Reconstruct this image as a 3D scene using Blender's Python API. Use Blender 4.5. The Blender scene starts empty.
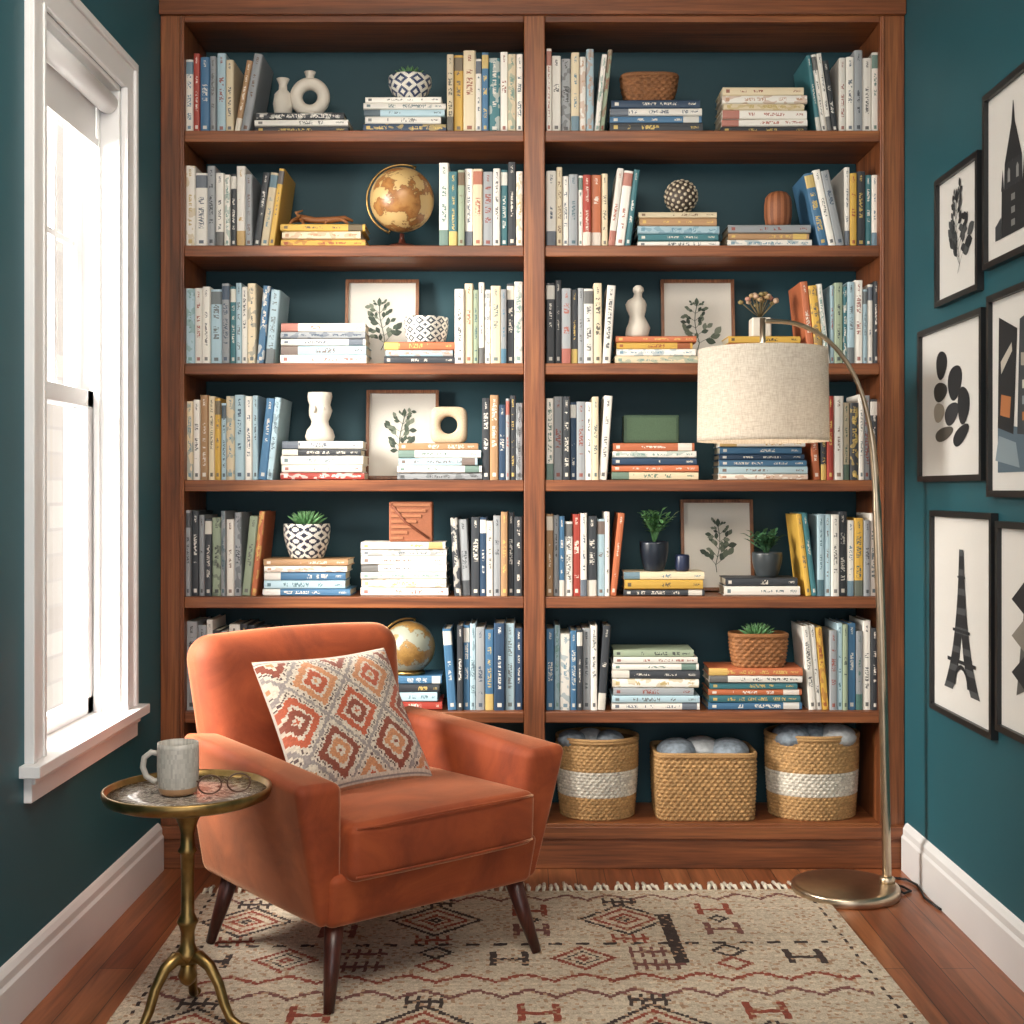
import bpy, math, random
from mathutils import Vector, Matrix
import numpy as np
R = random.Random(7)
scene = bpy.context.scene
F = 1300.0; VX = 520.0; VY = 490.0; EYE = 1.134; BY = 3.9

def lin(h):
    if not isinstance(h, str): return h
    h = h.lstrip('#'); o = []
    for i in (0, 2, 4):
        c = int(h[i:i+2], 16) / 255
        o.append(c/12.92 if c <= .04045 else ((c+.055)/1.055)**2.4)
    return tuple(o)
def jit(c, a=.08):
    k = 1 + R.uniform(-a, a)
    return tuple(max(0, min(1, x*k)) for x in c)
def PX(px, Y): return (px-VX)/F*Y
def PZ(py, Y): return EYE-(py-VY)/F*Y

# ------------------------------------------------------------ materials
MATS = {}
def base(name):
    m = bpy.data.materials.new(name); m.use_nodes = True
    nt = m.node_tree; b = nt.nodes['Principled BSDF']
    MATS[name] = m
    return m, nt, b
def N(nt, t, **kw):
    n = nt.nodes.new(t)
    for k, v in kw.items():
        if k in n.inputs: n.inputs[k].default_value = v
        else: setattr(n, k, v)
    return n
def L(nt, a, b): nt.links.new(a, b)
def ramp(nt, fac, stops):
    r = nt.nodes.new('ShaderNodeValToRGB')
    e = r.color_ramp.elements
    while len(e) < len(stops): e.new(.5)
    for i, (p, c) in enumerate(stops):
        e[i].position = p; e[i].color = (*lin(c), 1)
    L(nt, fac, r.inputs[0]); return r
def mathn(nt, op, a, b=None, c=None):
    n = nt.nodes.new('ShaderNodeMath'); n.operation = op
    for i, v in enumerate((a, b, c)):
        if v is None: continue
        if isinstance(v, (int, float)): n.inputs[i].default_value = v
        else: L(nt, v, n.inputs[i])
    return n.outputs[0]
def mixc(nt, fac, a, b, mode='MIX'):
    n = nt.nodes.new('ShaderNodeMix'); n.data_type = 'RGBA'; n.blend_type = mode
    for idx, v in ((0, fac), (6, a), (7, b)):
        if isinstance(v, (int, float)): n.inputs[idx].default_value = v
        elif isinstance(v, tuple): n.inputs[idx].default_value = (*v, 1)
        else: L(nt, v, n.inputs[idx])
    return n.outputs[2]
def coords(nt, scale=(1, 1, 1), rot=(0, 0, 0), kind='Object'):
    t = nt.nodes.new('ShaderNodeTexCoord'); m = nt.nodes.new('ShaderNodeMapping')
    m.inputs['Scale'].default_value = scale; m.inputs['Rotation'].default_value = rot
    L(nt, t.outputs[kind], m.inputs[0]); return m.outputs[0]
def bump(nt, b, h, strength=.3, dist=.002):
    n = N(nt, 'ShaderNodeBump', Strength=strength, Distance=dist)
    L(nt, h, n.inputs['Height']); L(nt, n.outputs[0], b.inputs['Normal'])

def plain(name, c, rough=.5, metal=0, var=.12, vs=20, bmp=0, bs=200, sheen=0):
    m, nt, b = base(name)
    c = lin(c)
    n = N(nt, 'ShaderNodeTexNoise', Scale=vs, Detail=4.0)
    L(nt, coords(nt), n.inputs[0])
    r = ramp(nt, n.outputs[0], [(.3, tuple(x*(1-var) for x in c)), (.7, tuple(min(1, x*(1+var)) for x in c))])
    L(nt, r.outputs[0], b.inputs['Base Color'])
    b.inputs['Roughness'].default_value = rough; b.inputs['Metallic'].default_value = metal
    if sheen: b.inputs['Sheen Weight'].default_value = sheen; b.inputs['Sheen Roughness'].default_value = .4
    if bmp:
        n2 = N(nt, 'ShaderNodeTexNoise', Scale=bs, Detail=3.0); L(nt, coords(nt), n2.inputs[0])
        bump(nt, b, n2.outputs[0], bmp, .003)
    return m
def vcol(name, rough=.6, bs=300, bmp=.1, var=.1, sheen=0):
    m, nt, b = base(name)
    a = N(nt, 'ShaderNodeAttribute', attribute_name='Col')
    n = N(nt, 'ShaderNodeTexNoise', Scale=bs, Detail=3.0); L(nt, coords(nt), n.inputs[0])
    g = ramp(nt, n.outputs[0], [(.3, (1-var*2,)*3), (.7, (1., 1., 1.))])
    L(nt, mixc(nt, 1.0, a.outputs[0], g.outputs[0], 'MULTIPLY'), b.inputs['Base Color'])
    b.inputs['Roughness'].default_value = rough
    if sheen: b.inputs['Sheen Weight'].default_value = sheen
    bump(nt, b, n.outputs[0], bmp, .003)
    return m
def wood(name, axis, c1, c2, c3, rough=.42, sc=1.0):
    m, nt, b = base(name)
    s = [22*sc, 22*sc, 22*sc]; s[axis] = 1.3*sc
    n = N(nt, 'ShaderNodeTexNoise', Scale=1.0, Detail=8.0, Roughness=.6, Distortion=.8)
    L(nt, coords(nt, tuple(s)), n.inputs[0])
    s2 = [160*sc]*3; s2[axis] = 5*sc
    n2 = N(nt, 'ShaderNodeTexNoise', Scale=1.0, Detail=3.0); L(nt, coords(nt, tuple(s2)), n2.inputs[0])
    r = ramp(nt, n.outputs[0], [(.28, c1), (.5, c2), (.75, c3)])
    r2 = ramp(nt, n2.outputs[0], [(.35, (.62,)*3), (.6, (1.,)*3)])
    L(nt, mixc(nt, 1.0, r.outputs[0], r2.outputs[0], 'MULTIPLY'), b.inputs['Base Color'])
    b.inputs['Roughness'].default_value = rough
    bump(nt, b, n2.outputs[0], .12, .001)
    return m

W1, W2, W3 = '#59321b', '#854c2b', '#a16539'
wood('wood_x', 0, W1, W2, W3); wood('wood_z', 2, W1, W2, W3); wood('wood_y', 1, W1, W2, W3)
wood('frame_wood', 2, '#6a4028', '#8a5a3a', '#a4724c', sc=2)
wood('leg_wood', 2, '#33150f', '#4a2118', '#5c2c20', .35, 2)
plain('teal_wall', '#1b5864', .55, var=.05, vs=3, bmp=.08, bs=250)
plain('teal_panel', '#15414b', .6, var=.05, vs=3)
plain('white_trim', '#e6e6e6', .4, var=.02, vs=5)
plain('ceiling_white', '#e6e4df', .8, var=.02)
plain('brass', '#8f7548', .36, 1, var=.3, vs=30)
plain('steel_brass', '#bfae96', .3, 1, var=.08, vs=30)
plain('black_frame', '#131416', .4, var=.1)
plain('black_cord', '#101010', .5)
plain('ceramic_white', '#d8d0c2', .55, var=.05, bmp=.05)
plain('leaf', '#5c8a58', .5, var=.4, vs=60)
plain('leaf_dark', '#44704c', .5, var=.4, vs=60)
plain('soil', '#2d2018', .9)
plain('wool', '#7f8a94', .95, var=.35, vs=60, bmp=1.0, bs=220)
plain('wool_light', '#b4b8ba', .95, var=.2, vs=60, bmp=1.0, bs=220)
vcol('vc'); vcol('vc_paper', .7, 400, .02, .02); vcol('vc_wicker', .75, 350, .3, .2)
vcol('vc_fabric', .95, 500, .5, .12, .2); vcol('vc_gloss', .35, 100, .02, .03)
vcol('vc_rug', .95, 260, .9, .18)

# veined stone table top
m, nt, b = base('stone_top')
n = N(nt, 'ShaderNodeTexNoise', Scale=16.0, Detail=7.0, Roughness=.65, Distortion=2.5); L(nt, coords(nt), n.inputs[0])
r = ramp(nt, n.outputs[0], [(.3, '#5a5048'), (.46, '#8d8278'), (.5, '#cfc6ba'), (.54, '#857a70'), (.72, '#4c443e')])
L(nt, r.outputs[0], b.inputs['Base Color']); b.inputs['Roughness'].default_value = .2

# velvet
m, nt, b = base('velvet')
n = N(nt, 'ShaderNodeTexNoise', Scale=6.0, Detail=6.0, Roughness=.6, Distortion=1.0); L(nt, coords(nt), n.inputs[0])
n2 = N(nt, 'ShaderNodeTexNoise', Scale=420.0, Detail=2.0); L(nt, coords(nt), n2.inputs[0])
r = ramp(nt, n.outputs[0], [(.32, '#7a3111'), (.5, '#8f3d18'), (.68, '#a34c22')])
L(nt, r.outputs[0], b.inputs['Base Color']); b.inputs['Roughness'].default_value = .75
b.inputs['Sheen Weight'].default_value = 1.0; b.inputs['Sheen Roughness'].default_value = .3
b.inputs['Sheen Tint'].default_value = (1., .6, .36, 1)
bump(nt, b, n2.outputs[0], .25, .002)

# floor planks running along Y
m, nt, b = base('floor_wood')
c = coords(nt, rot=(0, 0, math.pi/2))
br = N(nt, 'ShaderNodeTexBrick', Scale=1.0); L(nt, c, br.inputs[0])
br.inputs['Brick Width'].default_value = 1.3; br.inputs['Row Height'].default_value = .083
br.inputs['Mortar Size'].default_value = .0012; br.offset = .37
br.inputs['Color1'].default_value = (*lin('#86492a'), 1); br.inputs['Color2'].default_value = (*lin('#a56841'), 1)
br.inputs['Mortar'].default_value = (*lin('#2e170c'), 1)
n = N(nt, 'ShaderNodeTexNoise', Scale=1.0, Detail=7.0, Distortion=1.0); L(nt, coords(nt, (45, 2.5, 45)), n.inputs[0])
r = ramp(nt, n.outputs[0], [(.3, (.5, .47, .44)), (.65, (1.05, 1., 1.))])
L(nt, mixc(nt, 1.0, br.outputs[0], r.outputs[0], 'MULTIPLY'), b.inputs['Base Color'])
b.inputs['Roughness'].default_value = .33; bump(nt, b, br.outputs[1], -.2, .001)

# exterior brick
m, nt, b = base('pale_brick')
t = nt.nodes.new('ShaderNodeTexCoord'); sp = nt.nodes.new('ShaderNodeSeparateXYZ'); cb = nt.nodes.new('ShaderNodeCombineXYZ')
L(nt, t.outputs['Object'], sp.inputs[0]); L(nt, sp.outputs[1], cb.inputs[0]); L(nt, sp.outputs[2], cb.inputs[1])
br = N(nt, 'ShaderNodeTexBrick', Scale=1.0); L(nt, cb.outputs[0], br.inputs[0])
br.inputs['Brick Width'].default_value = .46; br.inputs['Row Height'].default_value = .15; br.inputs['Mortar Size'].default_value = .01
br.inputs['Color1'].default_value = (*lin('#aaa196'), 1); br.inputs['Color2'].default_value = (*lin('#958b80'), 1)
br.inputs['Mortar'].default_value = (*lin('#978f86'), 1)
L(nt, br.outputs[0], b.inputs['Base Color']); b.inputs['Roughness'].default_value = .9

# glass
m = bpy.data.materials.new('pane_glass'); m.use_nodes = True; MATS['pane_glass'] = m
nt = m.node_tree; out = nt.nodes['Material Output']; nt.nodes.remove(nt.nodes['Principled BSDF'])
tr = nt.nodes.new('ShaderNodeBsdfTransparent'); gl = N(nt, 'ShaderNodeBsdfGlossy', Roughness=.02)
mx = nt.nodes.new('ShaderNodeMixShader'); mx.inputs[0].default_value = .05
L(nt, tr.outputs[0], mx.inputs[1]); L(nt, gl.outputs[0], mx.inputs[2]); L(nt, mx.outputs[0], out.inputs[0])

# linen shade
m, nt, b = base('linen')
wv = N(nt, 'ShaderNodeTexNoise', Scale=1.0, Detail=2.0); L(nt, coords(nt, (500, 500, 60)), wv.inputs[0])
wh = N(nt, 'ShaderNodeTexNoise', Scale=1.0, Detail=2.0); L(nt, coords(nt, (50, 50, 600)), wh.inputs[0])
s = mathn(nt, 'ADD', wv.outputs[0], wh.outputs[0])
r = ramp(nt, mathn(nt, 'MULTIPLY', s, .5), [(.36, '#d2c6b4'), (.6, '#f0e8da')])
L(nt, r.outputs[0], b.inputs['Base Color']); b.inputs['Roughness'].default_value = .9
bump(nt, b, s, .3, .001)
tl = nt.nodes.new('ShaderNodeBsdfTranslucent'); L(nt, r.outputs[0], tl.inputs[0])
mx = nt.nodes.new('ShaderNodeMixShader'); mx.inputs[0].default_value = .3
L(nt, b.outputs[0], mx.inputs[1]); L(nt, tl.outputs[0], mx.inputs[2]); L(nt, mx.outputs[0], nt.nodes['Material Output'].inputs[0])

# globe
def globe_mat(name, sea, land, land2):
    m, nt, b = base(name)
    n = N(nt, 'ShaderNodeTexNoise', Scale=16.0, Detail=7.0, Roughness=.62); L(nt, coords(nt), n.inputs[0])
    r = ramp(nt, n.outputs[0], [(.0, sea), (.5, sea), (.515, '#6e5434'), (.53, land), (.64, land2)])
    L(nt, r.outputs[0], b.inputs['Base Color']); b.inputs['Roughness'].default_value = .35
globe_mat('globe_antique', '#c2a46f', '#8c5a30', '#a87a45')
globe_mat('globe_blue', '#95998a', '#9c7a44', '#826036')

# books
m, nt, b = base('book')
col = N(nt, 'ShaderNodeAttribute', attribute_name='Col'); ink = N(nt, 'ShaderNodeAttribute', attribute_name='Ink')
uv = N(nt, 'ShaderNodeUVMap', uv_map='UVMap'); sd = N(nt, 'ShaderNodeUVMap', uv_map='Seed')
s1 = nt.nodes.new('ShaderNodeSeparateXYZ'); s2 = nt.nodes.new('ShaderNodeSeparateXYZ')
L(nt, uv.outputs[0], s1.inputs[0]); L(nt, sd.outputs[0], s2.inputs[0])
U, V = s1.outputs[0], s1.outputs[1]; SE, KD = s2.outputs[0], s2.outputs[1]
def lt(a, v): return mathn(nt, 'LESS_THAN', a, v)
def gt(a, v): return mathn(nt, 'GREATER_THAN', a, v)
def mul(*a):
    x = a[0]
    for y in a[1:]: x = mathn(nt, 'MULTIPLY', x, y)
    return x
ud = mathn(nt, 'ABSOLUTE', mathn(nt, 'SUBTRACT', U, .5))
def noise(ku, kv, off):
    cb = nt.nodes.new('ShaderNodeCombineXYZ')
    L(nt, mathn(nt, 'MULTIPLY', U, ku), cb.inputs[0]); L(nt, mathn(nt, 'MULTIPLY', V, kv), cb.inputs[1])
    L(nt, mathn(nt, 'MULTIPLY_ADD', SE, 91.7, off), cb.inputs[2])
    n = N(nt, 'ShaderNodeTexNoise', Scale=1.0, Detail=1.0); L(nt, cb.outputs[0], n.inputs[0]); return n.outputs[0]
let = gt(noise(3.6, 60, 0.), .5)
word = gt(noise(.01, 8, 5.), .46)
a0 = mathn(nt, 'MULTIPLY_ADD', mathn(nt, 'FRACT', mathn(nt, 'MULTIPLY', SE, 7.13)), .3, .16)
b0 = mathn(nt, 'MULTIPLY_ADD', mathn(nt, 'FRACT', mathn(nt, 'MULTIPLY', SE, 13.7)), .3, .58)
hw = mathn(nt, 'MULTIPLY_ADD', mathn(nt, 'FRACT', mathn(nt, 'MULTIPLY', SE, 23.1)), .17, .12)
title = mul(lt(ud, hw), gt(V, a0), lt(V, b0), let, word)
let2 = gt(noise(8, 85, 9.), .5)
sub = mul(lt(ud, .13), gt(V, .87), lt(V, .955), let2)
pub = mul(lt(ud, .2), gt(V, .04), lt(V, .085))
band = mul(gt(KD, .8), gt(V, .8), lt(V, .97))
band2 = mul(lt(KD, .16), gt(V, 0.), lt(V, .2))
mask = mathn(nt, 'MAXIMUM', mathn(nt, 'MAXIMUM', title, sub), mathn(nt, 'MAXIMUM', pub, mathn(nt, 'MAXIMUM', band, band2)))
mask = mul(mask, .85)
art = mul(gt(KD, .42), lt(KD, .58), gt(V, 0.), gt(noise(1.5, 9, 3.), .55), .5)
c1 = mixc(nt, art, col.outputs[0], ink.outputs[0])
cc = mixc(nt, mask, c1, ink.outputs[0])
L(nt, cc, b.inputs['Base Color']); b.inputs['Roughness'].default_value = .5

# ------------------------------------------------------------ mesh builder
class MB:
    def __init__(s): s.v = []; s.f = []; s.m = []; s.c = []; s.k = []; s.uv = []; s.sd = []; s.sm = []; s.names = []
    def mi(s, n):
        if n not in s.names: s.names.append(n)
        return s.names.index(n)
    def face(s, idx, mat, col=(1, 1, 1), ink=(0, 0, 0), uv=None, sd=(0, 0), sm=False):
        s.f.append(tuple(idx)); s.m.append(s.mi(mat)); s.c.append(lin(col)); s.k.append(lin(ink))
        s.uv.append(uv or [(-1, -1)]*len(idx)); s.sd.append(sd); s.sm.append(sm)
    def poly(s, pts, mat, col=(1, 1, 1), **kw):
        i0 = len(s.v); s.v += [tuple(p) for p in pts]; s.face(range(i0, i0+len(pts)), mat, col, **kw)
    def box(s, x0, x1, y0, y1, z0, z1, mat, col=(1, 1, 1), M=None):
        P = [Vector((x, y, z)) for x in (x0, x1) for y in (y0, y1) for z in (z0, z1)]
        if M is not None: P = [M @ p for p in P]
        i = len(s.v); s.v += [tuple(p) for p in P]
        for q in ((0, 1, 3, 2), (4, 6, 7, 5), (0, 4, 5, 1), (2, 3, 7, 6), (0, 2, 6, 4), (1, 5, 7, 3)):
            s.face([i+a for a in q], mat, col)
    def grid(s, rows, mat, col=(1, 1, 1), closeu=False, sm=True, colf=None, capa=False, capb=False):
        i0 = len(s.v); n = len(rows[0])
        for r in rows: s.v += [tuple(p) for p in r]
        for j in range(len(rows)-1):
            for i in range(n if closeu else n-1):
                i2 = (i+1) % n
                s.face((i0+j*n+i, i0+j*n+i2, i0+(j+1)*n+i2, i0+(j+1)*n+i), mat, colf(i, j) if colf else col, sm=sm)
        if capa: s.face([i0+i for i in range(n)][::-1], mat, colf(0, 0) if colf else col)
        if capb: s.face([i0+(len(rows)-1)*n+i for i in range(n)], mat, colf(0, len(rows)-2) if colf else col)
    def lathe(s, prof, c, mat, col=(1, 1, 1), seg=32, colf=None, sx=1, sy=1, M=None):
        rows = []
        for r, z in prof:
            row = []
            for i in range(seg):
                a = 2*math.pi*i/seg
                p = Vector((max(r, .0002)*math.cos(a)*sx, max(r, .0002)*math.sin(a)*sy, z))
                if M is not None: p = M @ p
                row.append(p+Vector(c))
            rows.append(row)
        s.grid(rows, mat, col, closeu=True, colf=colf, capa=True, capb=True)
    def ell(s, c, r, mat, col=(1, 1, 1), seg=24, rings=14, M=None):
        if not hasattr(r, '__len__'): r = (r, r, r)
        rows = []
        for j in range(rings+1):
            t = -math.pi/2+math.pi*j/rings
            row = []
            for i in range(seg):
                a = 2*math.pi*i/seg; k = max(math.cos(t), .003)
                p = Vector((r[0]*k*math.cos(a), r[1]*k*math.sin(a), r[2]*math.sin(t)))
                if M is not None: p = M @ p
                row.append(p+Vector(c))
            rows.append(row)
        s.grid(rows, mat, col, closeu=True)
    def loft(s, secs, mat, col=(1, 1, 1), seg=28, c=(0, 0, 0)):
        rows = [[(c[0]+x+rx*math.cos(2*math.pi*i/seg), c[1]+y+ry*math.sin(2*math.pi*i/seg), c[2]+z) for i in range(seg)] for x, y, z, rx, ry in secs]
        s.grid(rows, mat, col, closeu=True, capa=True, capb=True)
    def tube(s, pts, rad, mat, col=(1, 1, 1), seg=10, closed=False):
        pts = [Vector(p) for p in pts]; n = len(pts)
        if not hasattr(rad, '__len__'): rad = [rad]*n
        rows = []; up = Vector((0, 0, 1)); prev = None
        for i, p in enumerate(pts):
            a = pts[(i-1) % n] if (closed or i > 0) else p
            b_ = pts[(i+1) % n] if (closed or i < n-1) else p
            t = (b_-a).normalized()
            if prev is None:
                x = t.cross(up if abs(t.z) < .9 else Vector((1, 0, 0))).normalized()
            else:
                x = (prev - t*prev.dot(t)).normalized()
            prev = x; y = t.cross(x)
            rows.append([p+(x*math.cos(2*math.pi*k/seg)+y*math.sin(2*math.pi*k/seg))*rad[i] for k in range(seg)])
        if closed: rows.append(rows[0])
        s.grid(rows, mat, col, closeu=True, capa=not closed, capb=not closed)
    def rbox(s, C, r, mat, col=(1, 1, 1), bulge=(0, 0, 0), mid=6, M=None):
        C = [[[Vector(C[i][j][k]) for k in (0, 1)] for j in (0, 1)] for i in (0, 1)]
        h = [max((C[1][0][0]-C[0][0][0]).length, (C[1][1][1]-C[0][1][1]).length)/2,
             max((C[0][1][0]-C[0][0][0]).length, (C[1][1][1]-C[1][0][1]).length)/2,
             max((C[0][0][1]-C[0][0][0]).length, (C[1][1][1]-C[1][1][0]).length)/2]
        r = min(r, min(h)*.98)
        def samples(H):
            e = [H-r+r*math.tan(math.radians(a))for a in (0, 12, 24, 35, 45)]
            m_ = [(-1+2*i/mid)*(H-r) for i in range(1, mid)]
            return [-x for x in e[::-1]]+m_+e
        S = [samples(H) for H in h]; vid = {}
        def vert(q):
            key = tuple(round(x, 5) for x in q)
            if key in vid: return vid[key]
            inn = [max(-(h[a]-r), min(h[a]-r, q[a])) for a in range(3)]
            d = Vector([q[a]-inn[a] for a in range(3)])
            if d.length > 0: d = d.normalized()*r
            p = [inn[a]+d[a] for a in range(3)]; t = [p[a]/h[a] for a in range(3)]
            for a in range(3):
                o = [x for x in range(3) if x != a]
                p[a] += (1 if t[a] > 0 else -1)*abs(t[a])*bulge[a]*(1-t[o[0]]**2)*(1-t[o[1]]**2)
            w = [(p[a]/h[a]+1)/2 for a in range(3)]
            P = Vector((0, 0, 0))
            for i in (0, 1):
                for j in (0, 1):
                    for k in (0, 1):
                        P += C[i][j][k]*((w[0] if i else 1-w[0])*(w[1] if j else 1-w[1])*(w[2] if k else 1-w[2]))
            if M is not None: P = M @ P
            vid[key] = len(s.v); s.v.append(tuple(P)); return vid[key]
        for a in range(3):
            b_, c_ = (a+1) % 3, (a+2) % 3
            for sg in (-1, 1):
                for i in range(len(S[b_])-1):
                    for j in range(len(S[c_])-1):
                        def q(x, y):
                            o = [0, 0, 0]; o[a] = sg*h[a]; o[b_] = S[b_][x]; o[c_] = S[c_][y]; return vert(o)
                        f = [q(i, j), q(i+1, j), q(i+1, j+1), q(i, j+1)]
                        if sg < 0: f = f[::-1]
                        if len(set(f)) == 4: s.face(f, mat, col, sm=True)
    def build(s, name, parent=None, bevel=0, bseg=2):
        me = bpy.data.meshes.new(name); me.from_pydata(s.v, [], s.f)
        for n in s.names: me.materials.append(MATS[n])
        me.polygons.foreach_set('material_index', s.m); me.polygons.foreach_set('use_smooth', s.sm)
        for an, src in (('Col', s.c), ('Ink', s.k)):
            if an == 'Ink' and 'book' not in s.names: continue
            at = me.color_attributes.new(name=an, type='FLOAT_COLOR', domain='CORNER')
            fl = []
            for f, c in zip(s.f, src): fl += [c[0], c[1], c[2], 1.]*len(f)
            at.data.foreach_set('color', fl)
        if 'book' in s.names:
            u = me.uv_layers.new(name='UVMap'); fl = []
            for q in s.uv:
                for p in q: fl += [p[0], p[1]]
            u.data.foreach_set('uv', fl)
            u = me.uv_layers.new(name='Seed'); fl = []
            for f, q in zip(s.f, s.sd): fl += [q[0], q[1]]*len(f)
            u.data.foreach_set('uv', fl)
        me.update()
        o = bpy.data.objects.new(name, me); scene.collection.objects.link(o)
        if parent: o.parent = parent
        if bevel:
            bm = o.modifiers.new('bevel', 'BEVEL'); bm.width = bevel; bm.segments = bseg; bm.limit_method = 'ANGLE'
        return o
def corners(x0, x1, y0, y1, z0, z1):
    return [[[(x, y, z) for z in (z0, z1)] for y in (y0, y1)] for x in (x0, x1)]

# ------------------------------------------------------------ room shell
XL, XR = -1.08, 1.155; YR = -1.2; ZC = 2.78
wy0, wy1, wz0, wz1 = 2.92, 3.52, .537, 2.225
b = MB(); b.box(XL-.2, XR+.2, YR, 4.25, -.1, 0, 'floor_wood'); b.build('floor')
b = MB(); b.box(XL-.15, XR+.15, YR, 4.25, ZC, ZC+.1, 'ceiling_white'); b.build('ceiling')
b = MB(); b.box(XL-.15, XR+.15, 4.187, 4.3, 0, ZC, 'teal_wall'); b.build('wall_back')
b = MB(); b.box(XR, XR+.15, YR, 4.187, 0, ZC, 'teal_wall'); b.build('wall_right')
b = MB()
b.box(XL-.15, XL, YR, wy0, 0, ZC, 'teal_wall'); b.box(XL-.15, XL, wy1, 4.187, 0, ZC, 'teal_wall')
b.box(XL-.15, XL, wy0, wy1, 0, wz0-.02, 'teal_wall'); b.box(XL-.15, XL, wy0, wy1, wz1, ZC, 'teal_wall')
b.build('wall_left')
for nm, xw, sg in (('baseboard_left', XL, 1), ('baseboard_right', XR, -1)):
    b = MB()
    prof = [(0, 0), (.018, 0), (.018, .1), (.013, .108), (.013, .125), (.006, .137), (0, .142)]
    b.grid([[(xw+sg*d, y, z) for d, z in prof] for y in (YR, BY-.023)], 'white_trim', sm=False)
    b.poly([(xw+sg*d, YR, z) for d, z in prof], 'white_trim'); b.build(nm)

# window
b = MB(); cw = .088
def casing(y0, y1, z0, z1):
    b.box(XL-.001, XL+.014, y0, y1, z0, z1, 'white_trim')
casing(wy0-cw, wy0, wz0, wz1); casing(wy1, wy1+cw, wz0, wz1); casing(wy0-cw, wy1+cw, wz1, wz1+cw)
b.box(XL+.012, XL+.022, wy0-cw, wy0-cw+.02, wz0, wz1+cw-.02, 'white_trim'); b.box(XL+.012, XL+.022, wy1+cw-.02, wy1+cw, wz0, wz1+cw-.02, 'white_trim')
b.box(XL-.001, XL+.022, wy0-cw, wy1+cw, wz1+cw-.02, wz1+cw, 'white_trim')
for yy in (wy0-.014, wy1): b.box(XL+.012, XL+.018, yy, yy+.014, wz0, wz1, 'white_trim')
b.box(XL-.15, XL, wy0-.001, wy0+.015, wz0, wz1, 'white_trim'); b.box(XL-.15, XL, wy1-.015, wy1+.001, wz0, wz1, 'white_trim')
b.box(XL-.15, XL, wy0, wy1, wz1-.015, wz1, 'white_trim')
b.box(XL-.066, XL-.05, wy0, wy0+.028, wz0, wz1, 'white_trim'); b.box(XL-.066, XL-.05, wy1-.028, wy1, wz0, wz1, 'white_trim')
b.box(XL-.16, XL+.045, wy0-cw-.03, wy1+cw+.03, wz0-.026, wz0, 'white_trim')
b.box(XL, XL+.018, wy0-cw-.005, wy1+cw+.005, wz0-.085, wz0-.026, 'white_trim')
b.box(XL+.018, XL+.026, wy0-cw-.005, wy1+cw+.005, wz0-.045, wz0-.026, 'white_trim')
def sash(x0, x1, z0, z1, th, vert, horiz):
    y0, y1 = wy0+.015, wy1-.015
    b.box(x0, x1, y0, y0+th, z0, z1, 'white_trim'); b.box(x0, x1, y1-th, y1, z0, z1, 'white_trim')
    b.box(x0, x1, y0, y1, z0, z0+th, 'white_trim'); b.box(x0, x1, y0, y1, z1-th, z1, 'white_trim')
    xm = (x0+x1)/2
    for v in vert: b.box(xm-.008, xm+.008, v-.009, v+.009, z0+th, z1-th, 'white_trim')
    for v in horiz: b.box(xm-.0075, xm+.0075, y0+th, y1-th, v-.009, v+.009, 'white_trim')
    b.poly([(xm, y0+th, z0+th), (xm, y1-th, z0+th), (xm, y1-th, z1-th), (xm, y0+th, z1-th)], 'pane_glass')
sash(XL-.128, XL-.1, 1.355, wz1-.015, .045, [3.12, 3.32], [1.79])
sash(XL-.098, XL-.07, wz0, 1.4, .045, [], [])
b.build('window_1', bevel=.002)
b = MB()
b.tube([(XL-.03, wy0+.02, 2.175), (XL-.03, wy1-.02, 2.175)], .028, 'white_trim', seg=24)
b.box(XL-.0605, XL-.0585, wy0+.03, wy1-.03, 2.07, 2.18, 'white_trim')
b.box(XL-.066, XL-.053, wy0+.03, wy1-.03, 2.055, 2.075, 'white_trim')
b.build('roller_shade')
b = MB(); b.box(-2.9, -2.75, -1, 14, -1, 5.5, 'pale_brick'); b.build('neighbouring_brick_wall')

# ------------------------------------------------------------ bookcase
SH = [130, 245, 363, 480, 597, 712, 824]
def SZf(py): return EYE+(VY-py)*.003
def SXf(px): return (px-VX)*.003
b = MB(); YB = 4.185; th = .034
for x0, x1 in ((XL+.001, SXf(184)), (SXf(524), SXf(545)), (SXf(880), XR-.001)):
    b.box(x0, x1, BY, YB, .0, 2.56, 'wood_z')
for x0, x1 in ((SXf(184), SXf(524)), (SXf(545), SXf(880))):
    for s in SH[:-1]: b.box(x0, x1, BY+.004, YB-.012, SZf(s)-th, SZf(s), 'wood_x')
    b.box(x0, x1, BY+.004, YB-.012, .0, SZf(824), 'wood_x')
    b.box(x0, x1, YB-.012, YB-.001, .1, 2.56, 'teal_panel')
    b.box(x0, x1, BY+.001, YB-.012, SZf(22), 2.56, 'wood_x')
b.box(XL+.001, XR-.001, BY-.012, BY+.0, SZf(868), SZf(838), 'wood_x')
b.box(XL+.001, XR-.001, BY-.02, BY+.0, SZf(838), SZf(825), 'wood_x')
b.box(XL+.001, XR-.001, BY-.018, YB, 2.556, 2.66, 'wood_x')
b.box(XL+.001, XR-.001, BY-.04, YB, 2.66, 2.70, 'wood_x')
b.box(XL+.001, XR-.001, BY-.06, YB, 2.70, ZC-.001, 'wood_x')
for x in (SXf(181), SXf(883)): b.box(x-.004, x+.004, BY-.006, BY, .13, 2.556, 'wood_z')
b.build('bookcase', bevel=.003)

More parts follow.
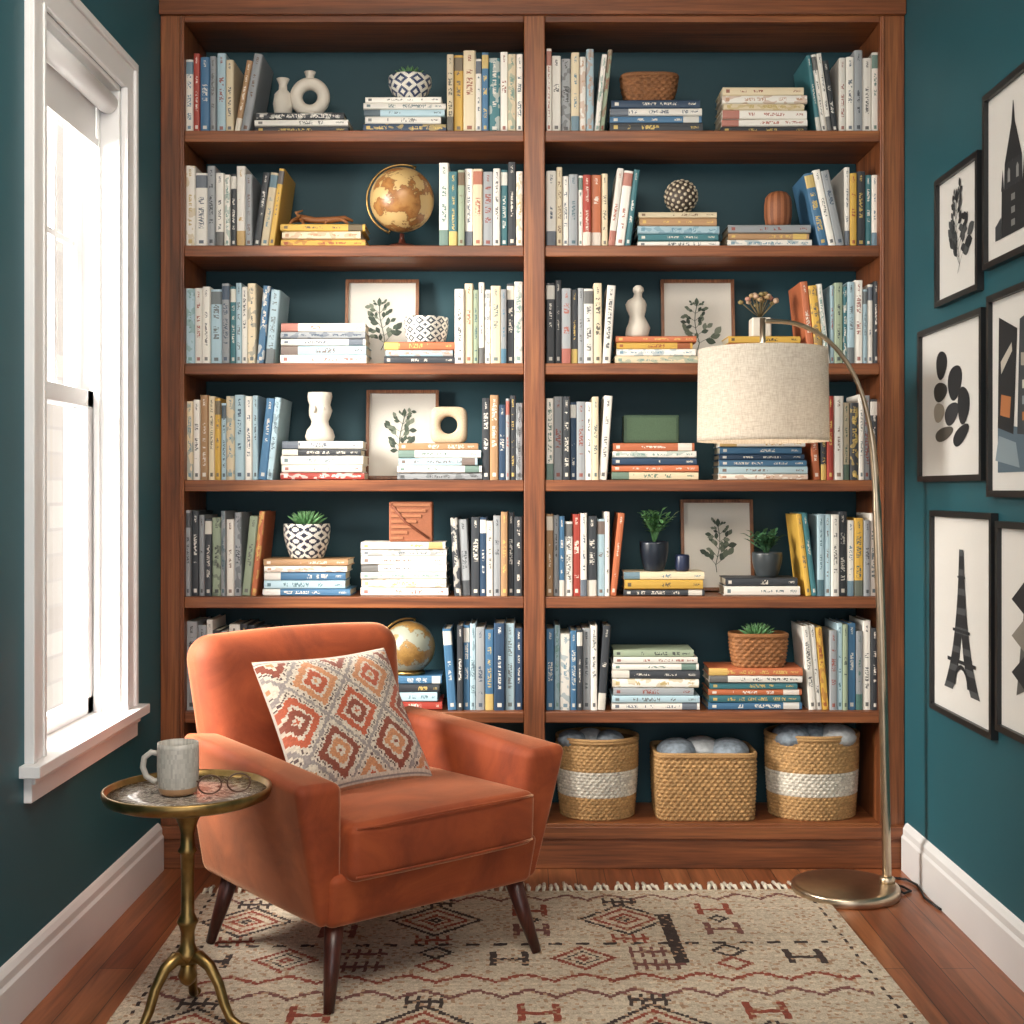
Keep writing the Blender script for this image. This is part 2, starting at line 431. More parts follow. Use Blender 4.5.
# ------------------------------------------------------------ books
PAL = dict(W='#e3dfd6', C='#d6c7a8', G='#93979a', K='#34383d', N='#27405a', B='#436f92', L='#a5bfc9', T='#3a7078', R='#9c3a2e', O='#bb6a44', Y='#cda448', S='#93a088', D='#ab8660')
def book(mb, M, t, d, h, code):
    col = jit(lin(PAL[code]), .12)
    seed, kind = R.random(), R.random()
    if code in 'WCLGSY': ik = lin(R.choice(['#26303a', '#2a4058', '#3a3a3a', '#8c3a28', '#2c5560', '#20242a', '#5a5a58', '#6a4a34']))
    else: ik = lin(R.choice(['#e6dfd0', '#ddd8cc', '#d8b968', '#e8e4da']))
    if (kind > .8 or kind < .16) and code in 'WCG': ik = lin(R.choice(['#a5503a', '#3a6f88', '#c29a48', '#2c445c', '#3a6a60', '#303438']))
    if .42 < kind < .58 and code in 'WCL': ik = lin(R.choice(['#b0805c', '#5a869a', '#b8a060', '#50606a', '#6a9088']))
    bt = .0025
    for x0, x1 in ((0, bt), (t-bt, t)): mb.box(x0, x1, .005, d, 0, h, 'book', col, M)
    mb.box(bt, t-bt, .006, d-.004, .003, h-.003, 'book', lin('#d8cdb6'), M)
    xs = [0, .12*t, .5*t, .88*t, t]; ys = [.005, .001, 0, .001, .005]
    for i in range(4):
        P = [(xs[i], ys[i], 0), (xs[i+1], ys[i+1], 0), (xs[i+1], ys[i+1], h), (xs[i], ys[i], h)]
        mb.poly([M @ Vector(p) for p in P], 'book', col, ink=ik,
                uv=[(xs[i]/t, 0), (xs[i+1]/t, 0), (xs[i+1]/t, 1), (xs[i]/t, 1)], sd=(seed, kind))
    for z in (0, h): mb.poly([M @ Vector((xs[i], ys[i], z)) for i in range(5)]+[M @ Vector((t, .007, z)), M @ Vector((0, .007, z))], 'book', col)
YF = 3.922
def rowbooks(anchor, end, H, shelf, top, codes, lean=2, ang=8, dirn=1):
    """upright books from anchor px to the stack at end px (stack height H px)."""
    mb = MB(); z = SZf(shelf); k = YF/F
    ax, ex = PX(anchor, YF), PX(end, YF); th_ = math.radians(ang)
    tan = math.tan(th_) if lean else 0
    avail = abs(ex-ax) - H*k*tan - .003
    n = len(codes); w = [R.uniform(.65, 1.4) for _ in codes]; s = avail*.975/sum(w); w = [x*s for x in w]
    pos = .001
    for i, c in enumerate(codes):
        t = w[i]-.0007; h = (shelf-top)*k*R.uniform(.90, 1.03); d = R.uniform(.15, .19); y = YF+R.uniform(0, .014)
        if i < n-lean:
            x = ax+pos if dirn > 0 else ax-pos-t
            book(mb, Matrix.Translation((x, y, z+.0005)), t, d, h, c); pos += w[i]
        else:
            if i == n-lean: piv = pos+t*math.cos(th_)
            else: piv = piv+w[i]/math.cos(th_)
            M = Matrix.Translation((ax+dirn*piv, y, z+.0005)) @ Matrix.Rotation(dirn*th_, 4, 'Y') @ Matrix.Translation((-t if dirn > 0 else 0, 0, 0))
            book(mb, M, t, d, h, c)
    mb.build('row_of_books')
def stack(x0, x1, top, shelf, codes, d=.15):
    mb = MB(); k = YF/F; z = SZf(shelf)+.0005; H = (shelf-top)*k; n = len(codes)
    w = [R.uniform(.8, 1.2) for _ in codes]; s = H/sum(w)
    for i, c in enumerate(codes[::-1]):
        t = w[i]*s; sh = R.uniform(0, .012)*(1 if i else 0); X0 = PX(x0, YF)+sh*.5; X1 = PX(x1, YF)-sh*R.uniform(.5, 1.8)
        M = Matrix.Translation(((X0+X1)/2, YF+R.uniform(0.002, .012), z+t-.0003)) @ Matrix.Rotation(math.radians(R.uniform(-1.5, 1.5)), 4, 'Z') @ Matrix.Rotation(math.pi/2, 4, 'Y') @ Matrix.Translation((0, 0, -(X1-X0)/2))
        book(mb, M, t-.0005, d*R.uniform(.93, 1.), X1-X0, c); z += t
    mb.build('stack_of_books'); return z

# row 1
rowbooks(185, 254, 20, 130, 50, 'WRBGLCDG', 2, 10)
zA = stack(254, 348, 110, 130, 'KWK'); zB = stack(363, 446, 94, 130, 'WWLWN')
rowbooks(523, 444, 36, 130, 49, 'WCWTBWCYC', 0, 0, -1)
rowbooks(546, 610, 32, 130, 48, 'WWGCWLWS', 2, 6)
zC = stack(610, 703, 97, 130, 'NWBK'); zD = stack(722, 808, 84, 130, 'CWCWWK')
rowbooks(879, 809, 46, 130, 50, 'WWGWWKWWT', 4, 8, -1)
# row 2
rowbooks(185, 280, 22, 245, 166, 'WWGWWKWGKCY', 3, 8)
zE = stack(280, 365, 222, 245, 'YCY')
rowbooks(523, 436, 0, 245, 163, 'WKTWGCWSTW', 0, 0, -1)
rowbooks(546, 638, 34, 245, 167, 'WCWGWROCWWT', 3, 7)
zF = stack(638, 720, 210, 245, 'CDLTW'); zG = stack(728, 812, 223, 245, 'GDW')
rowbooks(879, 813, 22, 245, 166, 'WTKYWGWB', 3, 12, -1)
# row 3
rowbooks(185, 280, 40, 363, 281, 'LWWLGTLWCBL', 2, 5)
zH = stack(280, 366, 322, 363, 'WGWLW', .13); zI = stack(384, 455, 341, 363, 'OLK', .13)
rowbooks(523, 452, 0, 363, 281, 'WKGCWWSCW', 0, 0, -1)
rowbooks(546, 615, 27, 363, 281, 'KKGKGWCW', 1, 4)
zJ = stack(615, 698, 335, 363, 'OYWC', .13); zK = stack(728, 803, 335, 363, 'YOCN', .13)
rowbooks(879, 804, 28, 363, 280, 'KWLWLTSLWYO', 3, 6, -1)
# row 4
rowbooks(185, 280, 38, 480, 395, 'CWDCYLCLWLBL', 2, 6)
zL = stack(280, 364, 441, 480, 'WKWWR', .13); zM = stack(397, 482, 443, 480, 'DWLWG', .13)
rowbooks(523, 480, 0, 480, 397, 'GKGNDK', 0, 0, -1)
rowbooks(546, 612, 36, 480, 397, 'WGKNGWCW', 1, 4)
zN = stack(612, 699, 443, 480, 'OWNOC'); zO = stack(719, 808, 441, 480, 'WBNBLW')
rowbooks(879, 809, 38, 480, 396, 'KGWKCWRKO', 1, 4, -1)
# row 5
rowbooks(185, 262, 36, 597, 513, 'GKGKSGWGSO', 2, 6)
zP = stack(262, 350, 560, 597, 'DWBLB'); zQ = stack(360, 448, 543, 597, 'WWWWWWW')
rowbooks(523, 449, 50, 597, 514, 'KKDGWNKGK', 2, 3, -1)
rowbooks(546, 622, 24, 597, 515, 'DGBWRWKLWO', 1, 6)
zR = stack(624, 705, 573, 597, 'CYK', .13); zS = stack(725, 801, 579, 597, 'KW', .13)
rowbooks(879, 802, 18, 597, 515, 'WGYWKWLLTY', 2, 7, -1)
# row 6
rowbooks(185, 275, 0, 712, 624, 'GGWKGWKKGN', 0, 0)
zT = stack(392, 442, 678, 712, 'BKLR')
rowbooks(523, 443, 30, 712, 626, 'NLNBGLBKB', 1, 4, -1)
rowbooks(546, 612, 60, 712, 628, 'BLWBKGWK', 1, 4)
zU = stack(612, 700, 652, 712, 'SWWKWGLW'); zV = stack(709, 803, 670, 712, 'OWTOTB')
rowbooks(879, 804, 42, 712, 625, 'KWGBSLGYWW', 3, 5, -1)

# ------------------------------------------------------------ shelf objects
YO = 3.985; KO = YO/F
def ox(px): return PX(px, YO)
def leaf(mb, base_, tip, w, mat='leaf', col=(1, 1, 1), fold=.15):
    a, t = Vector(base_), Vector(tip); d = t-a; side = d.cross(Vector((0, 0, 1)))
    if side.length < 1e-5: side = Vector((1, 0, 0))
    side.normalize(); up = side.cross(d).normalized()
    rows = []
    for i in range(6):
        s = i/5; ww = w*math.sin(math.pi*(s**.8)*.97+.05); c = a+d*s+up*(math.sin(s*math.pi)*w*.3)
        rows.append([c-side*ww+up*ww*fold*2, c-up*0, c+side*ww+up*ww*fold*2])
    mb.grid(rows, mat, col)
def succulent(mb, c, r, n=22, mat='leaf', tall=1.0):
    for i in range(n):
        a = i*2.4; f = i/n; el = math.radians(82-60*f)
        ln = r*(.75+.3*f); d = Vector((math.cos(a)*math.cos(el), math.sin(a)*math.cos(el), math.sin(el)*tall))
        p0 = Vector(c)+d*ln*.05; p1 = Vector(c)+d*ln
        mb.tube([p0, p0+(p1-p0)*.35, p0+(p1-p0)*.7, p1], [r*.06, r*.1, r*.07, r*.008], mat, seg=6)
def leafy(mb, c, r, h, n=9, mat='leaf', lw=.012):
    for i in range(n):
        a = i*2.4+R.random(); sp = R.uniform(.15, 1)*r; hh = h*R.uniform(.55, 1)
        top = Vector((c[0]+math.cos(a)*sp, c[1]+math.sin(a)*sp*.7, c[2]+hh)); mid = Vector((c[0]+math.cos(a)*sp*.3, c[1]+math.sin(a)*sp*.2, c[2]+hh*.55))
        mb.tube([c, mid, top], .0011, mat, seg=5)
        for k in range(7):
            s = .35+.65*k/6; p = mid.lerp(top, (s-.35)/.65); an = a+(k % 2)*math.pi+R.uniform(-.5, .5)
            leaf(mb, p, p+Vector((math.cos(an)*lw*2.2, math.sin(an)*lw*2, lw*R.uniform(.3, 1.5))), lw*.55, mat)
def pot(mb, c, r, h, colf=None, col='#d8d4ca', mat='vc_gloss', rb=.8, seg=32, n=12):
    prof = [(r*rb*.9, 0), ]
    for j in range(n+1):
        s = j/n; prof.append((r*(rb+(1-rb)*math.sin(s*math.pi*.6)/math.sin(math.pi*.6)), h*(.02+.98*s)))
    prof += [(r*.9, h), (r*.88, h*.85)]
    mb.lathe(prof, c, mat, lin(col), seg=seg, colf=colf)
    mb.lathe([(0, h*.84), (r*.885, h*.86)], c, 'soil', seg=seg)
def diamondf(n=12, per=8, a='#24355a', c_='#e2ded2', vp=6):
    A, C_ = lin(a), lin(c_)
    def f(i, j):
        x = abs((i % per)-per/2)/(per/2); y = abs((j % vp)-vp/2)/(vp/2); d = x+y
        return A if (.45 < d < .95 or d > 1.5) else C_
    return f
def objz(z): return z+.0005
# row1: vases
b = MB(); b.lathe([(.014, 0), (.026, .01), (.03, .04), (.026, .07), (.013, .085), (.012, .1), (.02, .118), (.017, .118), (.009, .1)], (ox(283), YO, objz(zA)), 'ceramic_white'); b.build('ceramic_vase')
b = MB(); cx, cz = ox(310), zA+.062
pts = [(cx+.042*math.cos(a), YO, cz+.042*math.sin(a)) for a in [2*math.pi*i/40 for i in range(40)]]
b.tube(pts, .0195, 'ceramic_white', seg=20, closed=True)
b.lathe([(.024, 0), (.026, .006), (.018, .014)], (cx, YO, objz(zA)), 'ceramic_white')
b.lathe([(.014, .115), (.012, .125), (.018, .14), (.014, .14), (.009, .12)], (cx, YO, zA), 'ceramic_white'); b.build('ring_vase')
b = MB(); pot(b, (ox(410), YO, objz(zB)), .065, .073, diamondf(per=12, vp=12), seg=96, rb=.6, n=24); succulent(b, (ox(410), YO, zB+.064), .055, 30); b.build('potted_succulent')

# wicker basket
def basket(name, cx, cy, z, rx, ry, h, sq=2.0, rows=14, nweave=26, colf=None, taper=.92, rim=True, mb=None, amp=.0035):
    own = mb is None; mb = mb or MB(); seg = nweave*4; base_c = lin('#b98f5a')
    def P(a, s, off):
        c, sn = math.cos(a), math.sin(a)
        q = (abs(c)**sq+abs(sn)**sq)**(-1/sq)
        k = taper+(1-taper)*math.sin(min(1, s)*math.pi*.55)
        return Vector((cx+(rx*k+off)*c*q, cy+(ry*k+off)*sn*q, z+h*s))
    fine = [2*math.pi*i/3000 for i in range(3001)]; acc = [0]
    for i in range(3000): acc.append(acc[-1]+(P(fine[i+1], 1, 0)-P(fine[i], 1, 0)).length)
    angs = []; q_ = 0
    for i in range(seg):
        t = acc[-1]*i/seg
        while acc[q_+1] < t: q_ += 1
        angs.append(fine[q_])
    ring = []
    sub = 4
    for j in range(rows*sub+1):
        s = j/(rows*sub); row = j//sub; ph = math.pi*(row % 2); prof = math.sin(math.pi*((j % sub)/sub))
        ring.append([P(angs[i], s, amp*(prof*(.6+.9*math.cos(nweave*2*math.pi*i/seg*1.0+ph)))-amp) for i in range(seg)])
    rc = [[jit(colf((r+.5)/rows) if colf else base_c, .2) for _ in range(nweave*2)] for r in range(rows)]
    mb.grid(ring, 'vc_wicker', closeu=True, colf=lambda i, j: rc[min(rows-1, j//sub)][i//2 % (nweave*2)])
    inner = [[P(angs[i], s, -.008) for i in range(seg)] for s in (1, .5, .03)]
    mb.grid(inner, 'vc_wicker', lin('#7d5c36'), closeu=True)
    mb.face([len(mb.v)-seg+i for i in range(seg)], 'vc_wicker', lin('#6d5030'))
    if rim:
        for off, zz in ((0, 1.0), (-.001, 1.03)):
            pts = [P(angs[i], 1, -.003) + Vector((0, 0, h*(zz-1))) for i in range(0, seg, 2)]
            mb.tube(pts, .0055, 'vc_wicker', colf(.99) if colf else base_c, seg=8, closed=True)
    if own: return mb.build(name)
b = MB(); basket('', ox(649), YO, objz(zC), .088, .055, .078, 3.5, 8, 22, lambda s: lin('#8a5a34'), .8, mb=b); b.build('woven_bowl')
# row2
b = MB(); z0 = zE
b.tube([(ox(290), YO, z0+.018), (ox(300), YO+.01, z0+.03), (ox(315), YO, z0+.022), (ox(330), YO-.01, z0+.02), (ox(345), YO, z0+.028), (ox(353), YO, z0+.02)], [.004, .012, .009, .01, .008, .003], 'vc', lin('#8a5428'))
for p, q, r_ in ((298, 290, .03), (300, 305, .0), (333, 325, 0), (338, 350, 0.0)):
    b.tube([(ox(p), YO, z0+.024), (ox((p+q)/2), YO-.012, z0+.02), (ox(q), YO-.02, z0+.004)], [.006, .005, .003], 'vc', lin('#8a5428'))
b.tube([(ox(300), YO, z0+.03), (ox(296), YO, z0+.045), (ox(303), YO, z0+.052)], [.007, .006, .002], 'vc', lin('#94602f'))
b.build('driftwood_figurine')
def globe(name, px, py, rpx, z, m, tilt=20):
    b = MB(); r = rpx*KO; cx = ox(px); cz = PZ(py, YO)
    b.ell((cx, YO, cz), r, m, seg=40, rings=24)
    t = math.radians(tilt)
    pts = [(cx+r*1.1*math.cos(a), YO, cz+r*1.1*math.sin(a)) for a in [math.radians(90-tilt+180*i/24) for i in range(25)]]
    b.tube(pts, .0035, 'brass', seg=8)
    for s in (1, -1):
        d = Vector((math.sin(t)*s, 0, math.cos(t)*s)); b.tube([Vector((cx, YO, cz))+d*r*.98, Vector((cx, YO, cz))+d*r*1.14], .003, 'brass')
    hb = cz-r*1.1-z
    b.lathe([(.05, 0), (.05, .008), (.04, .013), (.012, min(.02, hb*.7)), (.007, hb*.8), (.007, hb+.004)], (cx, YO, objz(z)), 'leg_wood' if tilt > 15 else 'brass')
    b.build(name)
globe('desk_globe', 402, 200, 32, SZf(245), 'globe_antique', 22)
# solid ball of woven scales: raised petals in a spiral over a dark core
b = MB(); r = 17.5*KO; c = Vector((ox(681), YO, zF+r+.004)); b.ell(c, r*.93, 'vc', lin('#4a4038'))
nb = 110
for k in range(nb):
    zz = 1-2*(k+.5)/nb; rr = math.sqrt(1-zz*zz); a = k*2.39996
    d = Vector((rr*math.cos(a), rr*math.sin(a), zz)); Mq = d.to_track_quat('Z', 'Y').to_matrix()
    b.ell(c+d*r*.93, (.0056, .0056, .003), 'vc', jit(lin('#cdbfa6'), .15), seg=8, rings=5, M=Mq)
b.build('woven_decorative_ball')
b = MB(); H = .112
b.lathe([(.03, 0), (.038, .01), (.042, .035), (.042, .07), (.039, .092), (.028, .106), (.012, H), (.009, H-.01)], (ox(778), YO, objz(zG)), 'vc', lin('#8c5232'), seg=48, colf=lambda i, j: lin('#a06440') if i % 4 < 2 else lin('#7f4a2c')); b.build('ribbed_vase')

# picture frames
def framed(name, O, Ux, Vx, w, h, bar, dep, fm, artf, matte='#e9e6df', paper=None, mw=.0):
    """O = bottom-left of back face; U right, V up; normal toward viewer = U x V."""
    O, Ux, Vx = Vector(O), Vector(Ux), Vector(Vx); Nn = Ux.cross(Vx); mb = MB()
    M = Matrix(((Ux.x, Nn.x*-1, Vx.x, O.x), (Ux.y, Nn.y*-1, Vx.y, O.y), (Ux.z, Nn.z*-1, Vx.z, O.z), (0, 0, 0, 1)))
    mb.box(0, bar, -dep, 0, 0, h, fm, M=M); mb.box(w-bar, w, -dep, 0, 0, h, fm, M=M)
    mb.box(bar, w-bar, -dep, 0, 0, bar, fm, M=M); mb.box(bar, w-bar, -dep, 0, h-bar, h, fm, M=M)
    mb.box(bar, w-bar, -dep*.4, -.001, bar, h-bar, 'vc_paper', lin(matte), M=M)
    if paper:
        mb.box(bar+mw, w-bar-mw, -dep*.4-.0008, -dep*.4, bar+mw, h-bar-mw, 'vc_paper', lin(paper), M=M)
    lay = [0]
    def p2(pts, col):
        lay[0] += 1
        mb.poly([M @ Vector((x, -dep*.4-.0012-lay[0]*.00002, z)) for x, z in pts], 'vc_paper', lin(col))
    artf(p2, w, h)
    mb.build(name)
def ell2(p2, cx, cy, rx, ry, col, rot=0, n=24, wob=0):
    pts = []
    for i in range(n):
        a = 2*math.pi*i/n; k = 1+wob*math.sin(3*a+1); x, y = rx*k*math.cos(a), ry*k*math.sin(a)
        pts.append((cx+x*math.cos(rot)-y*math.sin(rot), cy+x*math.sin(rot)+y*math.cos(rot)))
    p2(pts, col)
def leaf2(p2, x, y, ang, ln, w, col):
    pts = []
    for i in range(7): s = i/6; pts.append((s*ln, w*math.sin(math.pi*s)))
    for i in range(5, 0, -1): s = i/6; pts.append((s*ln, -w*math.sin(math.pi*s)))
    p2([(x+a*math.cos(ang)-c*math.sin(ang), y+a*math.sin(ang)+c*math.cos(ang)) for a, c in pts], col)
def sprig(seed, col='#4a584a', n=6, sc=1.0, spread=.24, cols=None):
    def f(p2, w, h):
        r = random.Random(seed); cx = w*.5; y0 = h*.2; y1 = h*(.2+.5*sc)
        def strip(x0, y0_, x1, y1_, t=.0012):
            dx, dy = x1-x0, y1_-y0_; l = math.hypot(dx, dy); nx, ny = -dy/l*t, dx/l*t
            p2([(x0-nx, y0_-ny), (x1-nx, y1_-ny), (x1+nx, y1_+ny), (x0+nx, y0_+ny)], col)
        px_, py_ = cx-.01*w, y0
        for i in range(n):
            s = (i+1)/n; x = cx+.04*w*math.sin(s*4+seed); y = y0+(y1-y0)*s; strip(px_, py_, x, y)
            for sg in (-1, 1):
                an = math.pi/2+sg*r.uniform(.6, 1.1); ll = w*spread*(1.15-.6*s)*r.uniform(.7, 1.2)
                bx, by = x+math.cos(an)*ll*.8, y+math.sin(an)*ll*.8; strip(x, y, bx, by, .0007)
                for q in range(3): leaf2(p2, x+(bx-x)*(.4+.3*q), y+(by-y)*(.4+.3*q), an+r.uniform(-.9, .9), ll*.5, ll*.15, r.choice(cols or [col, '#667060', '#7b8474', '#3e4a40']))
            px_, py_ = x, y
        leaf2(p2, px_, py_, math.pi/2, w*.12, w*.03, col)
    return f
def shelf_frame(x0, x1, ytop, shelf, seed):
    Y = 4.085; w = (x1-x0)*Y/F; h = PZ(ytop, Y+.02)-SZf(shelf)-.001; t = math.radians(7)
    framed('framed_botanical_print', (PX(x0, Y), Y+.018, SZf(shelf)+.003), (1, 0, 0), (0, math.sin(t), math.cos(t)), w, h, .01, .014, 'frame_wood', sprig(seed), '#ddd9cf')
shelf_frame(344, 418, 279, 363, 1); shelf_frame(662, 736, 279, 363, 2); shelf_frame(365, 438, 390, 480, 3); shelf_frame(682, 755, 500, 597, 5)
# row3 objects
b = MB(); pot(b, (ox(426), YO, objz(zI)), .068, .078, diamondf(a='#23303f', per=8, vp=8), seg=96, rb=.85, n=24); b.build('patterned_bowl')
b = MB()
b.loft([(0, 0, 0, .034, .024), (0, 0, .01, .036, .026), (.004, 0, .03, .037, .028), (.004, 0, .045, .03, .024), (0, 0, .065, .023, .02), (-.002, 0, .085, .03, .024), (-.003, 0, .102, .033, .024), (-.002, 0, .115, .026, .02), (.002, 0, .124, .014, .013), (.003, 0, .135, .012, .012), (.004, 0, .143, .017, .016), (.004, 0, .153, .016, .016), (.004, 0, .16, .008, .008)], 'ceramic_white', c=(ox(637), YO, objz(zJ))); b.build('torso_sculpture')
b = MB(); cx = ox(760)
b.rbox(corners(cx-.03, cx+.03, YO-.03, YO+.03, zK+.0005, zK+.06), .006, 'ceramic_white', mid=2)
b.box(cx-.024, cx+.024, YO-.024, YO+.024, zK+.06, zK+.0605, 'soil')
for i in range(20):
    a = i*2.4; rr = .012+.035*(i/20); tp = Vector((cx+math.cos(a)*rr*1.4, YO+math.sin(a)*rr, zK+.105+.03*(1-i/20)))
    b.tube([(cx, YO, zK+.06), tp], .0012, 'vc', lin('#7a6a45'), seg=5)
    b.ell(tp, (.009, .009, .007), 'vc', lin(R.choice(['#b99a70', '#d0b095', '#9c8a5a', '#c49080'])), seg=8, rings=5)
b.build('potted_dried_flowers')
# row4 objects
b = MB()
b.loft([(0, 0, 0, .04, .026), (0, 0, .015, .046, .03), (0, 0, .035, .04, .03), (0, 0, .05, .028, .022), (0, 0, .062, .026, .02), (0, 0, .078, .033, .026), (.002, 0, .095, .036, .027), (0, 0, .112, .032, .026), (-.001, 0, .125, .036, .028), (0, 0, .138, .038, .03), (0, 0, .15, .036, .028), (0, 0, .15, .028, .02), (0, 0, .13, .02, .016)], 'ceramic_white', c=(ox(320), YO, objz(zL)))
b.ell((ox(316), YO-.026, zL+.098), (.006, .01, .012), 'ceramic_white'); b.ell((ox(325), YO-.025, zL+.1), (.004, .004, .005), 'ceramic_white'); b.build('face_vase')
b = MB(); cx, cz, hs = ox(449), zM+.0565, .056
def ringshape(mb, cx, cy, cz, hs, rin, dep, mat):
    rows = []; n = 64
    def out(a, s):
        c, sn = math.cos(a), math.sin(a); e = .4; return (cx+s*math.copysign(abs(c)**e, c), cz+s*math.copysign(abs(sn)**e, sn))
    for s, y in ((hs*.93, dep/2), (hs, dep/2-.008), (hs, -dep/2+.008), (hs*.93, -dep/2)):
        rows.append([(out(2*math.pi*i/n, s)[0], cy+y, out(2*math.pi*i/n, s)[1]) for i in range(n)])
    for r_, y in ((rin+.006, -dep/2), (rin, -dep/2+.006), (rin, dep/2-.006), (rin+.006, dep/2)):
        rows.append([(cx+r_*math.cos(2*math.pi*i/n), cy+y, cz+r_*math.sin(2*math.pi*i/n)) for i in range(n)])
    rows.append(rows[0]); mb.grid(rows, mat, lin('#cdb799'), closeu=True)
ringshape(b, cx, YO, cz, hs, .027, .045, 'vc'); b.build('square_ring_sculpture')
b = MB(); b.rbox(corners(ox(623), ox(678), YO-.03, YO+.03, zN+.0005, zN+.086), .004, 'vc', lin('#3d5540'), mid=2)
b.box(ox(626), ox(675), YO-.031, YO-.0295, zN+.01, zN+.078, 'vc', lin('#4a6248')); b.build('green_keepsake_box')
# row5 objects
b = MB(); pot(b, (ox(307), YO, objz(zP)), .07, .105, diamondf(a='#22283c', per=12, vp=11), seg=96, rb=.72, n=32); succulent(b, (ox(307), YO, zP+.092), .07, 46); b.build('potted_succulent')
b = MB(); x0, x1 = ox(390), ox(433); b.rbox(corners(x0, x1, YO-.03, YO+.03, zQ+.0005, zQ+.122), .004, 'vc', lin('#96593a'), mid=2)
for i in range(7):
    s = i/6; b.box(x0+.006, x0+.006+(x1-x0-.012)*(.3+.7*s), YO-.034, YO-.03, zQ+.008+s*.1, zQ+.016+s*.1, 'vc', lin('#a86c48'))
b.tube([(x0+.006, YO-.032, zQ+.115), (x0+.05, YO-.034, zQ+.06), (x1-.01, YO-.032, zQ+.01)], .004, 'vc', lin('#7a4128')); b.build('carved_wood_block')
b = MB(); pot(b, (ox(654), YO, objz(zR)), .043, .09, col='#1d2530', rb=.7); leafy(b, (ox(654), YO, zR+.075), .065, .11, 18); b.build('potted_leafy_plant')
b = MB(); b.lathe([(.018, 0), (.022, .01), (.022, .045), (.019, .05), (.017, .05), (.016, .012)], (ox(682), YO-.005, objz(zR)), 'vc_gloss', lin('#232c48')); b.build('small_cup')
b = MB(); pot(b, (ox(767), YO, objz(zS)), .045, .075, col='#3b4144', rb=.7); leafy(b, (ox(767), YO, zS+.06), .065, .075, 18, 'leaf_dark'); b.build('potted_leafy_plant')
# row6 objects
globe('desk_globe', 409, 647, 26, zT, 'globe_blue', 12)
b = MB(); basket('', ox(758), YO, objz(zV), .088, .058, .095, 4, 9, 22, lambda s: lin('#a06a3e'), .88, mb=b)
b.lathe([(0, .08), (.05, .08)], (ox(758), YO, zV), 'soil'); succulent(b, (ox(757), YO, zV+.085), .062, 40); b.build('planted_basket')
# row7 baskets
def band(s): return lin('#dcd5c6') if .3 < s < .62 else lin('#bd9460')
z7 = SZf(824)+.0005; YK = 4.03
def kx(px): return PX(px, 3.93)
def rolls(name, px, r, ztop, cols, sx):
    b = MB(); cx = kx(px)
    for i, m_ in enumerate(cols):
        x = cx+(i-(len(cols)-1)/2)*sx
        b.ell((x, YK-.03+.03*(i % 2), ztop), (r, r*1.2, r*.62), m_, seg=28, rings=16)
    b.build(name)
basket('woven_storage_basket', kx(599), YK, z7, .128, .112, .235, 2, 24, 40, band, .9)
rolls('yarn_balls', 592, .045, z7+.235, ['wool', 'wool_light', 'wool'], .058)
basket('woven_storage_basket', kx(707), YK, z7, .155, .106, .195, 9, 17, 52, lambda s: lin('#bd935f'), .96, amp=.0045)
rolls('rolled_throws', 706, .062, z7+.2, ['wool', 'wool_light', 'wool'], .08)
basket('woven_storage_basket', kx(819), YK, z7, .145, .112, .245, 2, 24, 44, lambda s: lin('#dcd5c6') if .3 < s < .6 else lin('#bd9460'), .92)
rolls('folded_blankets', 819, .06, z7+.245, ['wool', 'wool', 'wool_light'], .07)

# ------------------------------------------------------------ rug
cell = .0085; nx, ny = 204, 276
CR, DK, RU, MV, TN = (lin(x) for x in ('#ddccb4', '#453632', '#9e4c38', '#84544c', '#c09c7e'))
cv = [[None]*ny for _ in range(nx)]
def pt(i, j, c):
    if 0 <= i < nx and 0 <= j < ny: cv[int(i)][int(j)] = c
def dia(ci, cj, r, c, t=1):
    for i in range(-r, r+1):
        for j in range(-r, r+1):
            if r-t < abs(i)+abs(j) <= r: pt(ci+i, cj+j, c)
def hl(i0, i1, j, c, dash=0):
    for i in range(i0, i1):
        if not dash or (i//dash) % 2 == 0: pt(i, j, c)
def vl(i, j0, j1, c, dash=0):
    for j in range(j0, j1):
        if not dash or (j//dash) % 2 == 0: pt(i, j, c)
def zig(j0, amp_, per, c, i0=8, i1=nx-8):
    for i in range(i0, i1):
        k = abs((i % per)-per//2)*amp_/(per/2); pt(i, j0+int(k), c); pt(i, j0+int(k)+1, c)
def hm(ci, cj, c, s=4):
    for q in (-s, -s+1, s-1, s): vl(ci+q, cj-s, cj+s+1, c)
    hl(ci-s, ci+s+1, cj, c); hl(ci-s, ci+s+1, cj+1, c)
def comb(ci, cj, c, s=6):
    hl(ci-s, ci+s+1, cj, c); hl(ci-s, ci+s+1, cj+1, c)
    for q in range(-s, s+1, 3): vl(ci+q, cj-3, cj+5, c)
